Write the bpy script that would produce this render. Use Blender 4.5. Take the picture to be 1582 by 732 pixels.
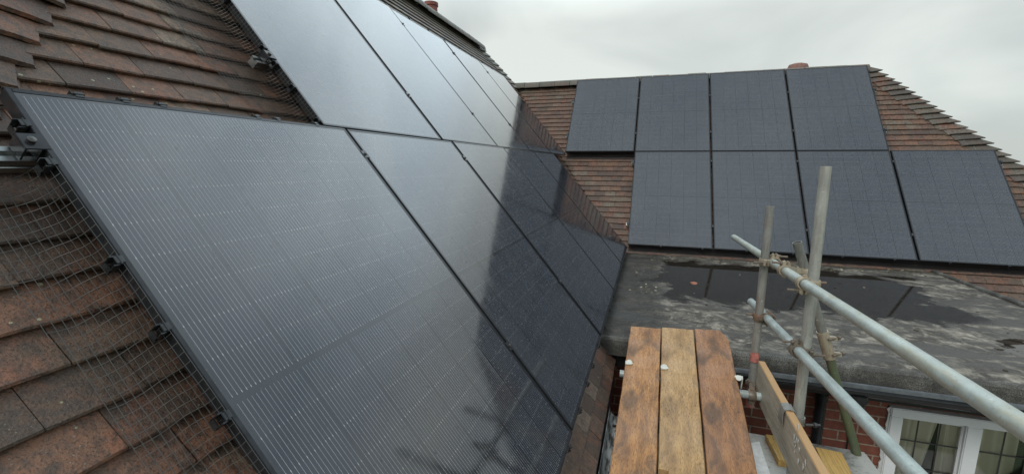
import bpy, bmesh, math, random
from mathutils import Vector, Matrix, noise
random.seed(7)
S = bpy.context.scene
for o in list(bpy.data.objects): bpy.data.objects.remove(o)
COL = S.collection
R = math.radians
# ------------------------------------------------------------ camera
YAW, PIT, ROL, FPX = R(17.448), R(9.414), R(.2795), 673.92
cam = bpy.data.objects.new('camera', bpy.data.cameras.new('camera')); COL.objects.link(cam)
f = Vector((-math.sin(YAW)*math.cos(PIT), math.cos(YAW)*math.cos(PIT), -math.sin(PIT)))
r = Vector((math.cos(YAW), math.sin(YAW), 0)); u_ = r.cross(f)
r2 = r*math.cos(ROL)+u_*math.sin(ROL); u2 = -r*math.sin(ROL)+u_*math.cos(ROL)
m = Matrix.Identity(4)
for i in range(3): m[i][0], m[i][1], m[i][2] = r2[i], u2[i], -f[i]
cam.matrix_world = m
cam.data.sensor_width = 36; cam.data.lens = 36*FPX/1582
cam.data.clip_start = .02; cam.data.clip_end = 3000
S.camera = cam
# ------------------------------------------------------------ world
W = bpy.data.worlds.new('World'); S.world = W; W.use_nodes = True
SUN_EL, SUN_AZ = R(50), R(200)          # azimuth clockwise from +Y
nt = W.node_tree; N = nt.nodes; L = nt.links
bg = N['Background']; bg.inputs[1].default_value = .1
sky = N.new('ShaderNodeTexSky'); sky.sky_type = 'NISHITA'; sky.sun_disc = False
sky.sun_elevation = SUN_EL; sky.sun_rotation = SUN_AZ
tc = N.new('ShaderNodeTexCoord'); mp = N.new('ShaderNodeMapping')
mp.inputs['Scale'].default_value = (1.2, 1.2, 3.2); L.new(tc.outputs['Generated'], mp.inputs[0])
nz = N.new('ShaderNodeTexNoise'); nz.inputs['Scale'].default_value = 1.6; nz.inputs['Detail'].default_value = 5
nz.inputs['Roughness'].default_value = .45; nz.inputs['Distortion'].default_value = .6
L.new(mp.outputs[0], nz.inputs[0])
rp = N.new('ShaderNodeValToRGB'); e = rp.color_ramp.elements
e[0].position = .36; e[0].color = (5.0, 5.4, 5.25, 1); e[1].position = .62; e[1].color = (7.2, 7.6, 7.15, 1)
L.new(nz.outputs['Fac'], rp.inputs[0])
# bright sky patch ahead, above the frame, added to brighten the panel reflections
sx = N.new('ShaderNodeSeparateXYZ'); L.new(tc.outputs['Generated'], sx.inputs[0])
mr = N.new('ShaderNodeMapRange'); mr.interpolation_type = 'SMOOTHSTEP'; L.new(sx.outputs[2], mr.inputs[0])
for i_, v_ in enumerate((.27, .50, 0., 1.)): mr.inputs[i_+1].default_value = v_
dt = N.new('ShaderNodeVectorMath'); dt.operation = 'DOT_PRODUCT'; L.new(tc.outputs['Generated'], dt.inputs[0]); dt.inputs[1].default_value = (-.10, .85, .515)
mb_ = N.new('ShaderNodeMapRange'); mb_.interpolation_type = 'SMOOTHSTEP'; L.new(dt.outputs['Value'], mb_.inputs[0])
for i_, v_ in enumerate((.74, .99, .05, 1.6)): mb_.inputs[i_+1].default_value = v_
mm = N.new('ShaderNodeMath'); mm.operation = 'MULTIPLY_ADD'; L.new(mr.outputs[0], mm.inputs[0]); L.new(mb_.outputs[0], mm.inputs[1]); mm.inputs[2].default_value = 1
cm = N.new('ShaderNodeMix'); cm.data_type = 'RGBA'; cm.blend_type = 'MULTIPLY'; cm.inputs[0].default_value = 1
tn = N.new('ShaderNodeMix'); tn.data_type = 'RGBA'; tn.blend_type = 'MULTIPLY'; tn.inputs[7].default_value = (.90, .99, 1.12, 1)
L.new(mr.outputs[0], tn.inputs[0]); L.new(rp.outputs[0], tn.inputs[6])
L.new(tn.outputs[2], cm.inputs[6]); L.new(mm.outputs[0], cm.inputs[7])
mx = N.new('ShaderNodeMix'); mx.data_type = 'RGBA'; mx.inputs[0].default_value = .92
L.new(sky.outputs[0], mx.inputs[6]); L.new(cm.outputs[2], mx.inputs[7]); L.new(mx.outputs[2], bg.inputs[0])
sd = bpy.data.lights.new('sun', 'SUN'); sd.energy = 1.3; sd.angle = R(25); sd.color = (1, .97, .92)
sun = bpy.data.objects.new('sun', sd); COL.objects.link(sun)
sv = Vector((math.sin(SUN_AZ)*math.cos(SUN_EL), math.cos(SUN_AZ)*math.cos(SUN_EL), math.sin(SUN_EL)))
sun.rotation_euler = sv.to_track_quat('Z', 'Y').to_euler(); sun.location = (0, 0, 30)
S.view_settings.view_transform = 'Standard'; S.view_settings.look = 'None'
S.view_settings.exposure = 0.18; S.view_settings.gamma = 1; S.render.engine = 'CYCLES'
# ------------------------------------------------------------ node helpers
class Mt:
    def __init__(s, name):
        s.m = bpy.data.materials.new(name); s.m.use_nodes = True
        s.nt = s.m.node_tree; s.b = s.nt.nodes['Principled BSDF']
    def n(s, t): return s.nt.nodes.new('ShaderNode'+t)
    def l(s, a, b): s.nt.links.new(a, b)
    def put(s, v, sock):
        if hasattr(v, 'links'): s.l(v, sock)
        else:
            if sock.type == 'RGBA' and not isinstance(v, tuple): v = (v, v, v)
            if isinstance(v, tuple) and len(v) == 3 and len(sock.default_value) == 4: v = v+(1,)
            sock.default_value = v
    def set(s, **k):
        for a, v in k.items(): s.put(v, s.b.inputs[{'col': 'Base Color', 'rough': 'Roughness', 'metal': 'Metallic', 'nor': 'Normal', 'spec': 'Specular IOR Level', 'coat': 'Coat Weight', 'coatr': 'Coat Roughness', 'trans': 'Transmission Weight', 'ior': 'IOR'}[a]])
        return s
    def obj(s): return s.n('TexCoord').outputs['Object']
    def pos(s): return s.n('NewGeometry').outputs['Position']
    def map(s, v, sc, loc=(0, 0, 0), rot=(0, 0, 0)):
        q = s.n('Mapping'); s.l(v, q.inputs[0]); q.inputs['Scale'].default_value = sc; q.inputs['Location'].default_value = loc; q.inputs['Rotation'].default_value = rot
        return q.outputs[0]
    def noise(s, v, sc, d=4, rg=.55, dist=0):
        q = s.n('TexNoise'); s.l(v, q.inputs[0]); q.inputs['Scale'].default_value = sc; q.inputs['Detail'].default_value = d
        q.inputs['Roughness'].default_value = rg; q.inputs['Distortion'].default_value = dist
        return q.outputs['Fac']
    def vor(s, v, sc, out='Distance', feat='F1'):
        q = s.n('TexVoronoi'); q.feature = feat; s.l(v, q.inputs[0]); q.inputs['Scale'].default_value = sc
        return q.outputs[out]
    def ramp(s, v, pts, interp='LINEAR'):
        q = s.n('ValToRGB'); cr = q.color_ramp; cr.interpolation = interp
        while len(cr.elements) < len(pts): cr.elements.new(.5)
        for e, (p, c) in zip(cr.elements, pts):
            e.position = p
            if not isinstance(c, tuple): c = (c, c, c)
            e.color = c+(1,) if len(c) == 3 else c
        s.put(v, q.inputs[0]); return q.outputs[0]
    def mix(s, f, a, b, mode='MIX'):
        q = s.n('Mix'); q.data_type = 'RGBA'; q.blend_type = mode
        s.put(f, q.inputs[0]); s.put(a, q.inputs[6]); s.put(b, q.inputs[7]); return q.outputs[2]
    def math(s, op, a, b=0., c=0., clamp=False):
        q = s.n('Math'); q.operation = op; q.use_clamp = clamp
        for i, v in enumerate((a, b, c)): s.put(v, q.inputs[i])
        return q.outputs[0]
    def xyz(s, v):
        q = s.n('SeparateXYZ'); s.l(v, q.inputs[0]); return q.outputs
    def bump(s, h, st=.3, d=.01, nor=None):
        q = s.n('Bump'); q.inputs['Strength'].default_value = st; q.inputs['Distance'].default_value = d
        s.put(h, q.inputs['Height'])
        if nor is not None: s.l(nor, q.inputs['Normal'])
        return q.outputs[0]
    def band(s, v, lo, hi, soft):      # 1 between lo and hi
        a = s.n('MapRange'); a.interpolation_type = 'SMOOTHSTEP'; s.put(v, a.inputs[0]); a.inputs[1].default_value = lo-soft; a.inputs[2].default_value = lo+soft
        b = s.n('MapRange'); b.interpolation_type = 'SMOOTHSTEP'; s.put(v, b.inputs[0]); b.inputs[1].default_value = hi-soft; b.inputs[2].default_value = hi+soft
        return s.math('MULTIPLY', a.outputs[0], s.math('SUBTRACT', 1., b.outputs[0]))
    def tint(s, i=0):
        q = s.n('UVMap'); q.uv_map = 'tint'; return s.xyz(q.outputs[0])[i]

M = {}
# ------------------------------------------------------------ materials
def mat_panel():
    t = Mt('panel_glass'); o = t.obj(); X = t.xyz(o); x, y = X[0], X[1]
    rnd = t.n('ObjectInfo').outputs['Random']
    cx = t.math('DIVIDE', t.math('SUBTRACT', x, .0165), .1835); fx = t.math('FRACT', cx)
    yy = t.math('SUBTRACT', y, .020)
    yy = t.math('SUBTRACT', yy, t.math('MULTIPLY', t.math('GREATER_THAN', y, .861), .017))
    cy = t.math('DIVIDE', yy, .0925); fy = t.math('FRACT', cy)
    inx = t.math('MULTIPLY', t.math('GREATER_THAN', x, .0175), t.math('LESS_THAN', x, 1.1165))
    iny = t.math('MULTIPLY', t.math('GREATER_THAN', y, .0200), t.math('LESS_THAN', y, 1.702))
    mid = t.math('MULTIPLY', t.math('GREATER_THAN', y, .8525), t.math('LESS_THAN', y, .8695))
    act = t.math('MULTIPLY', t.math('MULTIPLY', inx, iny), t.math('SUBTRACT', 1., mid))
    gapx = t.math('LESS_THAN', t.math('ABSOLUTE', t.math('SUBTRACT', fx, .5)), -1.)
    gapx = t.math('LESS_THAN', fx, .024)
    gapy = t.math('LESS_THAN', fy, .018)
    bw = t.math('DIVIDE', t.math('SUBTRACT', t.math('MULTIPLY', fx, .1835), .00925), .0118)
    act2 = t.math('MULTIPLY', act, t.math('MULTIPLY', t.math('GREATER_THAN', bw, -.4), t.math('LESS_THAN', bw, 14.4)))
    bx = t.math('FRACT', t.math('ADD', bw, .5))
    bus = t.math('MULTIPLY', t.math('LESS_THAN', t.math('ABSOLUTE', t.math('SUBTRACT', bx, .5)), .036), act2)
    busw = t.math('MULTIPLY', t.math('LESS_THAN', t.math('ABSOLUTE', t.math('SUBTRACT', bx, .5)), .085), act2)
    cellid = t.n('CombineXYZ'); t.l(t.math('FLOOR', cx), cellid.inputs[0]); t.l(t.math('FLOOR', cy), cellid.inputs[1]); t.l(t.math('MULTIPLY', rnd, 37.), cellid.inputs[2])
    wn = t.n('TexWhiteNoise'); t.l(cellid.outputs[0], wn.inputs[0])
    cell = t.mix(wn.outputs[0], (.010, .013, .021), (.014, .018, .028))
    gaps = t.math('MAXIMUM', gapx, gapy)
    c = t.mix(act, (.018, .020, .025), cell)
    c = t.mix(t.math('MULTIPLY', gaps, act), c, (.009, .010, .013))
    # ribbon: silver wires with a broken glint
    gl = t.noise(t.map(o, (90, 9, 1)), 1., 2)
    wire = t.ramp(gl, [(.35, (.27, .28, .30)), (.62, (.40, .41, .43))])
    c = t.mix(bus, c, wire)
    dot = t.math('MULTIPLY', busw, t.math('LESS_THAN', t.math('ABSOLUTE', t.math('SUBTRACT', fy, .01)), .05))
    dotn = t.math('GREATER_THAN', t.noise(t.map(o, (90, 11, 1)), 1., 2), .50)
    c = t.mix(t.math('MULTIPLY', dot, t.math('MULTIPLY_ADD', dotn, .30, .22)), c, (.62, .63, .64))
    # drying marks and dust, rain drops
    off = t.n('VectorMath'); off.operation = 'ADD'; t.l(o, off.inputs[0])
    cb = t.n('CombineXYZ'); t.l(t.math('MULTIPLY', rnd, 91.), cb.inputs[0]); t.l(t.math('MULTIPLY', rnd, 53.), cb.inputs[1]); t.l(cb.outputs[0], off.inputs[1])
    p = off.outputs[0]
    dust = t.ramp(t.noise(p, 3.2, 6, .6, .5), [(.45, 0.), (.75, 1.)])
    streak = t.ramp(t.noise(t.map(p, (26, 1.4, 1)), 1., 5, .65), [(.50, 0.), (.68, 1.)])
    c = t.mix(t.math('MULTIPLY', dust, .30), c, (.07, .075, .075))
    vd = t.n('TexVoronoi'); t.l(p, vd.inputs[0]); vd.inputs['Scale'].default_value = 95.
    rr = t.xyz(vd.outputs['Color'])[0]
    size = t.math('MULTIPLY', t.math('SUBTRACT', rr, .45, 0, True), t.math('ADD', .25, t.math('MULTIPLY', t.noise(p, 5., 3), .55)))
    dm = t.math('GREATER_THAN', size, vd.outputs['Distance'])
    vb = t.n('TexVoronoi'); t.l(p, vb.inputs[0]); vb.inputs['Scale'].default_value = 42.
    sb = t.math('MULTIPLY', t.math('SUBTRACT', t.xyz(vb.outputs['Color'])[0], .55, 0, True), t.math('ADD', .12, t.math('MULTIPLY', t.noise(p, 4., 3), .55)))
    dm = t.math('MAXIMUM', dm, t.math('GREATER_THAN', sb, vb.outputs['Distance']))
    dm2 = t.math('MULTIPLY', dm, .8)
    c = t.mix(t.math('MULTIPLY', dm, .55), c, (.012, .013, .016))
    rough = t.math('ADD', .062, t.math('MULTIPLY', dust, .05))
    rough = t.math('ADD', rough, t.math('MULTIPLY', streak, .09))
    rough = t.math('ADD', rough, t.math('MULTIPLY', dm, .25))
    h = dm2
    t.set(col=c, rough=rough, ior=1.95, nor=t.bump(h, .2, .0006)); return t.m
M['panel'] = mat_panel()
def simple(name, c, rough=.5, metal=0., nscale=0, var=.25, bump=0.):
    t = Mt(name); v = c
    if nscale:
        n = t.noise(t.obj(), nscale, 6, .62)
        v = t.mix(t.ramp(n, [(.3, 0.), (.7, 1.)]), tuple(k*(1-var) for k in c), tuple(min(1, k*(1+var)) for k in c))
        if bump: t.set(nor=t.bump(n, bump, .004))
        t.set(rough=t.math('ADD', rough-.08, t.math('MULTIPLY', n, .16)))
    else: t.set(rough=rough)
    t.set(col=v, metal=metal); M[name] = t.m; return t.m
simple('black_frame', (.035, .037, .041), .24, .45, 30, .3)
simple('black_plastic', (.018, .018, .020), .28, 0, 40, .3)
simple('clip_steel', (.06, .063, .066), .25, .6, 60, .3)
simple('aluminium', (.42, .44, .43), .33, 1., 25, .18)
simple('net_black', (.012, .012, .013), .5, .1, 0)
simple('net_wire', (.10, .10, .095), .42, .25, 0)
simple('bolt_steel', (.12, .115, .11), .4, .9, 60, .3)
simple('gutter_black', (.020, .021, .023), .22, 0, 12, .3)
simple('black_paint', (.010, .010, .011), .5, 0, 18, .3)
simple('white_upvc', (.78, .80, .80), .25, 0, 8, .04)
simple('lead_came', (.05, .052, .05), .5, .3, 30, .2)
simple('clip_pale', (.62, .62, .55), .45, 0, 45, .18, .2)
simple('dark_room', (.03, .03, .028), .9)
simple('debris_black', (.018, .016, .013), .7, 0, 60, .5)

def mat_tile(name, ramp, moss=.0, dark=1., grey=0.):
    t = Mt(name); a, b = t.tint(0), t.tint(1); o = t.pos()
    rc = t.ramp(a, ramp)
    n1 = t.noise(o, 7., 6, .6, .6); n2 = t.noise(o, 38., 6, .7); n3 = t.noise(o, 160., 3, .6)
    c = t.mix(t.ramp(n1, [(.50, 0.), (.66, 1.)]), rc, (.30*dark, .105*dark, .052*dark))
    c = t.mix(t.math('MULTIPLY', t.ramp(b, [(.0, 1.), (.45, .70), (.8, .1), (1., 0.)]), 1.), c, rc)
    c = t.mix(t.ramp(n2, [(.38, .8), (.58, 0.)]), c, (.048*dark, .034*dark, .028*dark))
    c = t.mix(t.math('MULTIPLY', t.ramp(n3, [(.40, 0.), (.75, 1.)]), .13), c, (.27, .25, .22))
    nm = t.noise(o, 4.5, 5, .65)
    c = t.mix(t.math('MULTIPLY', t.ramp(nm, [(.46, 0.), (.64, 1.)]), .20+moss), c, (.125, .13, .085))
    hi = t.n('MapRange'); t.l(t.xyz(o)[2], hi.inputs[0]); hi.inputs[1].default_value = 1.2; hi.inputs[2].default_value = 2.0
    c = t.mix(t.math('MULTIPLY', t.math('MULTIPLY', hi.outputs[0], .75), t.ramp(nm, [(.3, .4), (.6, 1.)])), c, (.13, .13, .095))
    li = t.vor(o, 24.); ln = t.noise(o, 6., 2)
    lm = t.ramp(t.math('ADD', li, t.math('MULTIPLY', ln, .45)), [(.262, 1.), (.285, 0.)])
    c = t.mix(t.math('MULTIPLY', lm, .75), c, (.42, .43, .27))
    li2 = t.ramp(t.math('ADD', t.vor(o, 95.), t.math('MULTIPLY', n1, .4)), [(.27, 1.), (.33, 0.)])
    c = t.mix(t.math('MULTIPLY', li2, .45), c, (.30, .30, .25))
    c = t.mix(t.ramp(t.noise(o, 240., 3, .6), [(.36, .6), (.48, 0.)]), c, (.02, .017, .015))
    h = t.math('ADD', n2, t.math('MULTIPLY', n3, .9))
    t.set(col=c, rough=t.math('ADD', .36, t.math('MULTIPLY', n2, .35)), nor=t.bump(h, .55, .006)); M[name] = t.m
mat_tile('tile_near', [(0., (.080, .044, .030)), (.35, (.135, .076, .048)), (.6, (.172, .098, .062)), (.82, (.25, .105, .055)), (1., (.25, .175, .12))], -.10)
mat_tile('tile_back', [(0., (.095, .055, .042)), (.3, (.155, .085, .060)), (.6, (.20, .105, .070)), (.85, (.22, .11, .062)), (1., (.20, .155, .11))], .06, 1.0)
mat_tile('tile_hip', [(0., (.080, .068, .056)), (.5, (.125, .105, .085)), (1., (.17, .14, .11))], .06)
simple('underlay', (.02, .018, .016), .9)

def mat_wood(name, c1, c2, c3, stain=.6):
    t = Mt(name); o = t.obj()
    g = t.noise(t.map(o, (60, 2.2, 60)), 1., 7, .62, .35)
    g2 = t.noise(t.map(o, (14, .9, 14)), 1., 5, .6, 1.2)
    fine = t.noise(t.map(o, (260, 6, 260)), 1., 4, .6)
    c = t.mix(t.ramp(g, [(.32, 0.), (.68, 1.)]), c1, c2)
    c = t.mix(t.ramp(g2, [(.45, 0.), (.7, .75)]), c, c3)
    c = t.mix(t.ramp(fine, [(.36, .65), (.5, 0.)]), c, tuple(k*.35 for k in c1))
    bl = t.noise(t.map(o, (11, 3.6, 11)), 1., 8, .7, .8)
    c = t.mix(t.math('MULTIPLY', t.ramp(bl, [(.47, 0.), (.62, 1.)]), stain*1.1), c, (.10, .062, .040))
    sp = t.ramp(t.math('ADD', t.vor(t.map(o, (58, 34, 58)), 1.), t.math('MULTIPLY', t.noise(o, 9., 4), .75)), [(.38, 1.), (.46, 0.)])
    c = t.mix(t.math('MULTIPLY', sp, .9), c, (.035, .022, .016))
    kn = t.ramp(t.math('ADD', t.vor(t.map(o, (9, 3.1, 1)), 1.), t.math('MULTIPLY', t.noise(o, 7., 3), .12)), [(.10, 1.), (.16, 0.)])
    c = t.mix(t.math('MULTIPLY', kn, .5), c, (.085, .045, .026))
    wet = t.noise(o, 5., 3)
    t.set(col=c, rough=t.ramp(wet, [(.35, .38), (.65, .68)]), nor=t.bump(t.math('ADD', g, t.math('MULTIPLY', fine, .8)), .5, .003)); M[name] = t.m
mat_wood('wood_orange', (.36, .165, .060), (.54, .28, .11), (.24, .12, .058), .6)
mat_wood('wood_yellow', (.42, .25, .105), (.56, .355, .16), (.31, .18, .08), .35)
mat_wood('wood_brown', (.32, .145, .060), (.44, .22, .095), (.20, .10, .055), .7)
mat_wood('wood_toe', (.47, .41, .32), (.58, .52, .42), (.38, .32, .24), .22)
mat_wood('wood_block', (.50, .30, .085), (.60, .38, .12), (.40, .22, .06), .35)
def wood_edge(name):
    t = Mt(name); o = t.obj(); g = t.noise(t.map(o, (90, 2.5, 90)), 1., 6)
    t.set(col=t.mix(g, (.42, .25, .11), (.56, .35, .17)), rough=.6); M[name] = t.m
wood_edge('wood_edge')

def mat_tube(name, c, stain, rust=0., green=0., rough=.42):
    t = Mt(name); o = t.pos()
    n = t.noise(o, 12., 7, .65); n2 = t.noise(t.map(o, (34, 7, 34) if 'pale' in name else (60, 60, 9)), 1., 6, .65); sp = t.noise(o, 130., 4)
    v = t.mix(t.ramp(n, [(.3, 0.), (.7, 1.)]), tuple(k*.78 for k in c), tuple(k*1.12 for k in c))
    v = t.mix(t.math('MULTIPLY', t.ramp(n2, [(.46, 0.), (.64, 1.)]), .6), v, stain)
    v = t.mix(t.math('MULTIPLY', t.ramp(sp, [(.58, 0.), (.68, 1.)]), .35), v, tuple(k*.4 for k in c))
    spl = t.ramp(t.math('ADD', t.vor(o, 26.), t.math('MULTIPLY', t.noise(o, 20., 4), .6)), [(.34, 1.), (.39, 0.)])
    v = t.mix(t.math('MULTIPLY', spl, .55), v, (.62, .61, .56))
    if rust: v = t.mix(t.math('MULTIPLY', t.ramp(t.noise(o, 5., 5), [(.5, 0.), (.62, 1.)]), rust), v, (.26, .13, .075))
    if green: v = t.mix(t.math('MULTIPLY', t.ramp(t.noise(t.map(o, (60, 60, 12)), 1., 5, .7), [(.40, 0.), (.55, 1.)]), green), v, (.10, .15, .07))
    t.set(col=v, rough=t.math('ADD', rough-.1, t.math('MULTIPLY', n, .25)), metal=.25, nor=t.bump(t.math('ADD', n2, sp), .25, .002)); M[name] = t.m
mat_tube('tube_pale', (.47, .52, .485), (.38, .33, .21))
mat_tube('tube_pale_blue', (.45, .51, .49), (.27, .30, .28))
mat_tube('tube_grey', (.30, .30, .275), (.17, .165, .145), .15)
mat_tube('tube_cream', (.42, .42, .375), (.25, .235, .20))
mat_tube('tube_dark', (.25, .25, .225), (.13, .13, .11))
mat_tube('tube_green', (.15, .15, .10), (.09, .08, .05), .2, .7)
mat_tube('coupler', (.44, .38, .28), (.24, .15, .10), .45)
mat_tube('coupler_dark', (.19, .16, .125), (.11, .075, .05), .6)
simple('red_paint', (.45, .16, .13), .6, 0, 50, .35)

def mat_brick():
    t = Mt('brick'); p = t.pos(); X = t.xyz(p)
    cb = t.n('CombineXYZ'); t.l(t.math('ADD', X[0], X[1]), cb.inputs[0]); t.l(X[2], cb.inputs[1])
    b = t.n('TexBrick'); t.l(cb.outputs[0], b.inputs[0]); b.inputs['Scale'].default_value = 1
    b.inputs['Brick Width'].default_value = .225; b.inputs['Row Height'].default_value = .075; b.inputs['Mortar Size'].default_value = .0055
    b.inputs['Mortar Smooth'].default_value = .15; b.inputs['Bias'].default_value = -.1
    b.inputs['Color1'].default_value = (.17, .050, .032, 1); b.inputs['Color2'].default_value = (.27, .085, .050, 1); b.inputs['Mortar'].default_value = (.34, .27, .20, 1)
    n = t.noise(p, 30., 6, .65)
    c = t.mix(t.ramp(n, [(.35, .5), (.6, 0.)]), b.outputs['Color'], (.07, .03, .025), 'MIX')
    t.set(col=c, rough=.8, nor=t.bump(t.math('SUBTRACT', t.math('MULTIPLY', n, .3), b.outputs['Fac']), .6, .006)); M['brick'] = t.m
mat_brick()

def mat_felt():
    t = Mt('felt_roof'); p = t.pos(); X = t.xyz(p); x, y = X[0], X[1]
    w1 = t.noise(p, 2.1, 6, .6, .4)
    wob = t.math('MULTIPLY', t.math('SUBTRACT', w1, .5), 1.5)
    yy = t.math('ADD', y, wob); xx = t.math('ADD', x, wob)
    pud = t.math('MULTIPLY', t.band(yy, 4.40, 6.15, .22), t.band(xx, .12, 2.75, .2))
    # streaks running across the fall, dried pale
    n5 = t.noise(p, 6., 7, .7, .8)
    st = t.noise(t.map(p, (1.2, 5.5, 1), rot=(0, 0, R(-28))), 1., 7, .62, .5)
    stw = t.ramp(t.math('ADD', st, t.math('MULTIPLY', t.math('SUBTRACT', n5, .5), .5)), [(.43, 0.), (.62, 1.)])
    n3 = t.noise(p, 16., 7, .7, .3); n4 = t.noise(p, 70., 4)
    pale = t.mix(t.ramp(n3, [(.35, 0.), (.65, 1.)]), (.095, .083, .068), (.38, .345, .285))
    pale = t.mix(t.ramp(n5, [(.44, .85), (.56, 0.)]), pale, (.045, .041, .036))
    darkc = t.mix(n3, (.040, .036, .031), (.095, .085, .072))
    dry = t.mix(stw, darkc, pale)
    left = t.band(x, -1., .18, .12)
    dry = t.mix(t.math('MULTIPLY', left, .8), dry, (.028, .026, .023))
    backb = t.math('MULTIPLY', t.band(yy, 5.95, 6.12, .07), t.band(x, .0, 2.9, .2))
    p2 = t.math('MULTIPLY', t.band(t.math('ADD', y, t.math('MULTIPLY', wob, .4)), 3.58, 4.02, .07), t.band(t.math('ADD', x, t.math('MULTIPLY', wob, .7)), 2.45, 3.1, .1))
    wet = t.math('MAXIMUM', t.ramp(t.math('ADD', pud, t.math('MULTIPLY', t.math('SUBTRACT', n3, .5), .35)), [(.22, 0.), (.70, 1.)]), t.ramp(p2, [(.35, 0.), (.5, 1.)]))
    wetc = t.mix(t.ramp(n3, [(.4, 0.), (.7, 1.)]), (.020, .017, .014), (.040, .032, .025))
    c = t.mix(wet, dry, wetc)
    c = t.mix(t.math('MULTIPLY', t.math('MULTIPLY', t.ramp(n4, [(.6, 0.), (.7, 1.)]), .4), t.math('SUBTRACT', 1., wet)), c, (.33, .32, .29))
    damp = t.ramp(st, [(.38, .38), (.58, .85)])
    rg = t.mix(wet, damp, .018)
    hb = t.math('MULTIPLY', t.math('ADD', n4, t.math('MULTIPLY', n3, .6)), t.math('SUBTRACT', 1., wet))
    t.set(col=c, rough=rg, ior=1.4, nor=t.bump(hb, .5, .006)); M['felt'] = t.m
mat_felt()
def mat_felt_edge(name, c1, c2, sc=220.):
    t = Mt(name); p = t.pos(); n = t.noise(p, sc, 3, .7); n2 = t.noise(p, 5., 5, .6)
    c = t.mix(t.ramp(n, [(.42, 0.), (.62, 1.)]), c1, c2); c = t.mix(t.ramp(n2, [(.42, .7), (.6, 0.)]), c, tuple(k*.6 for k in c1))
    t.set(col=c, rough=.8, nor=t.bump(n, .6, .004)); M[name] = t.m
mat_felt_edge('felt_edge', (.045, .043, .038), (.26, .25, .22))
def mat_porch():
    t = Mt('porch_felt'); p = t.pos(); n = t.noise(p, 3.3, 6, .62, .5); n2 = t.noise(p, 45., 5, .65)
    c = t.mix(t.ramp(n, [(.40, 0.), (.55, 1.)]), (.115, .11, .10), (.40, .40, .37))
    c = t.mix(t.ramp(n2, [(.55, 0.), (.68, .6)]), c, (.06, .055, .05))
    t.set(col=c, rough=t.ramp(n, [(.4, .25), (.6, .6)]), nor=t.bump(n2, .3, .004)); M['porch'] = t.m
mat_porch()
def mat_lead():
    t = Mt('gutter_pale'); p = t.pos(); n = t.noise(t.map(p, (30, 7, 30)), 1., 6, .6)
    t.set(col=t.mix(t.ramp(n, [(.42, 0.), (.58, 1.)]), (.07, .07, .066), (.48, .50, .49)), rough=.4, metal=.1); M['gutter_pale'] = t.m
mat_lead()
def mat_grass():
    t = Mt('grass_ground'); p = t.pos(); n = t.noise(p, .6, 6); n2 = t.noise(p, 9., 5)
    c = t.mix(n, (.035, .052, .020), (.070, .090, .038)); c = t.mix(t.ramp(n2, [(.4, 0.), (.7, .6)]), c, (.03, .045, .015))
    t.set(col=c, rough=.9); M['grass'] = t.m
mat_grass()
def mat_curtain():
    t = Mt('curtain_cloth'); p = t.pos(); n = t.noise(t.map(p, (26, 26, 1.5)), 1., 4)
    t.set(col=t.mix(n, (.60, .55, .43), (.82, .77, .64)), rough=.85); M['curtain'] = t.m
mat_curtain()
def mat_pane():
    t = Mt('window_pane'); b = t.b
    g = t.n('BsdfGlass'); tr = t.n('BsdfTransparent'); gl = t.n('BsdfGlossy'); gl.inputs['Roughness'].default_value = .02
    fr = t.n('Fresnel'); fr.inputs[0].default_value = 1.5
    mxs = t.n('MixShader'); t.l(t.math('MULTIPLY_ADD', fr.outputs[0], 1., .0, True), mxs.inputs[0]); t.l(tr.outputs[0], mxs.inputs[1]); t.l(gl.outputs[0], mxs.inputs[2])
    tr.inputs[0].default_value = (.95, .96, .94, 1)
    t.l(mxs.outputs[0], t.nt.nodes['Material Output'].inputs[0]); M['pane'] = t.m
mat_pane()
simple('terracotta', (.26, .085, .065), .7, 0, 25, .3, .3)
simple('leaf_brown', (.30, .11, .06), .6, 0, 60, .3)
simple('shed_brown', (.16, .10, .06), .8, 0, 10, .3)

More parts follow.
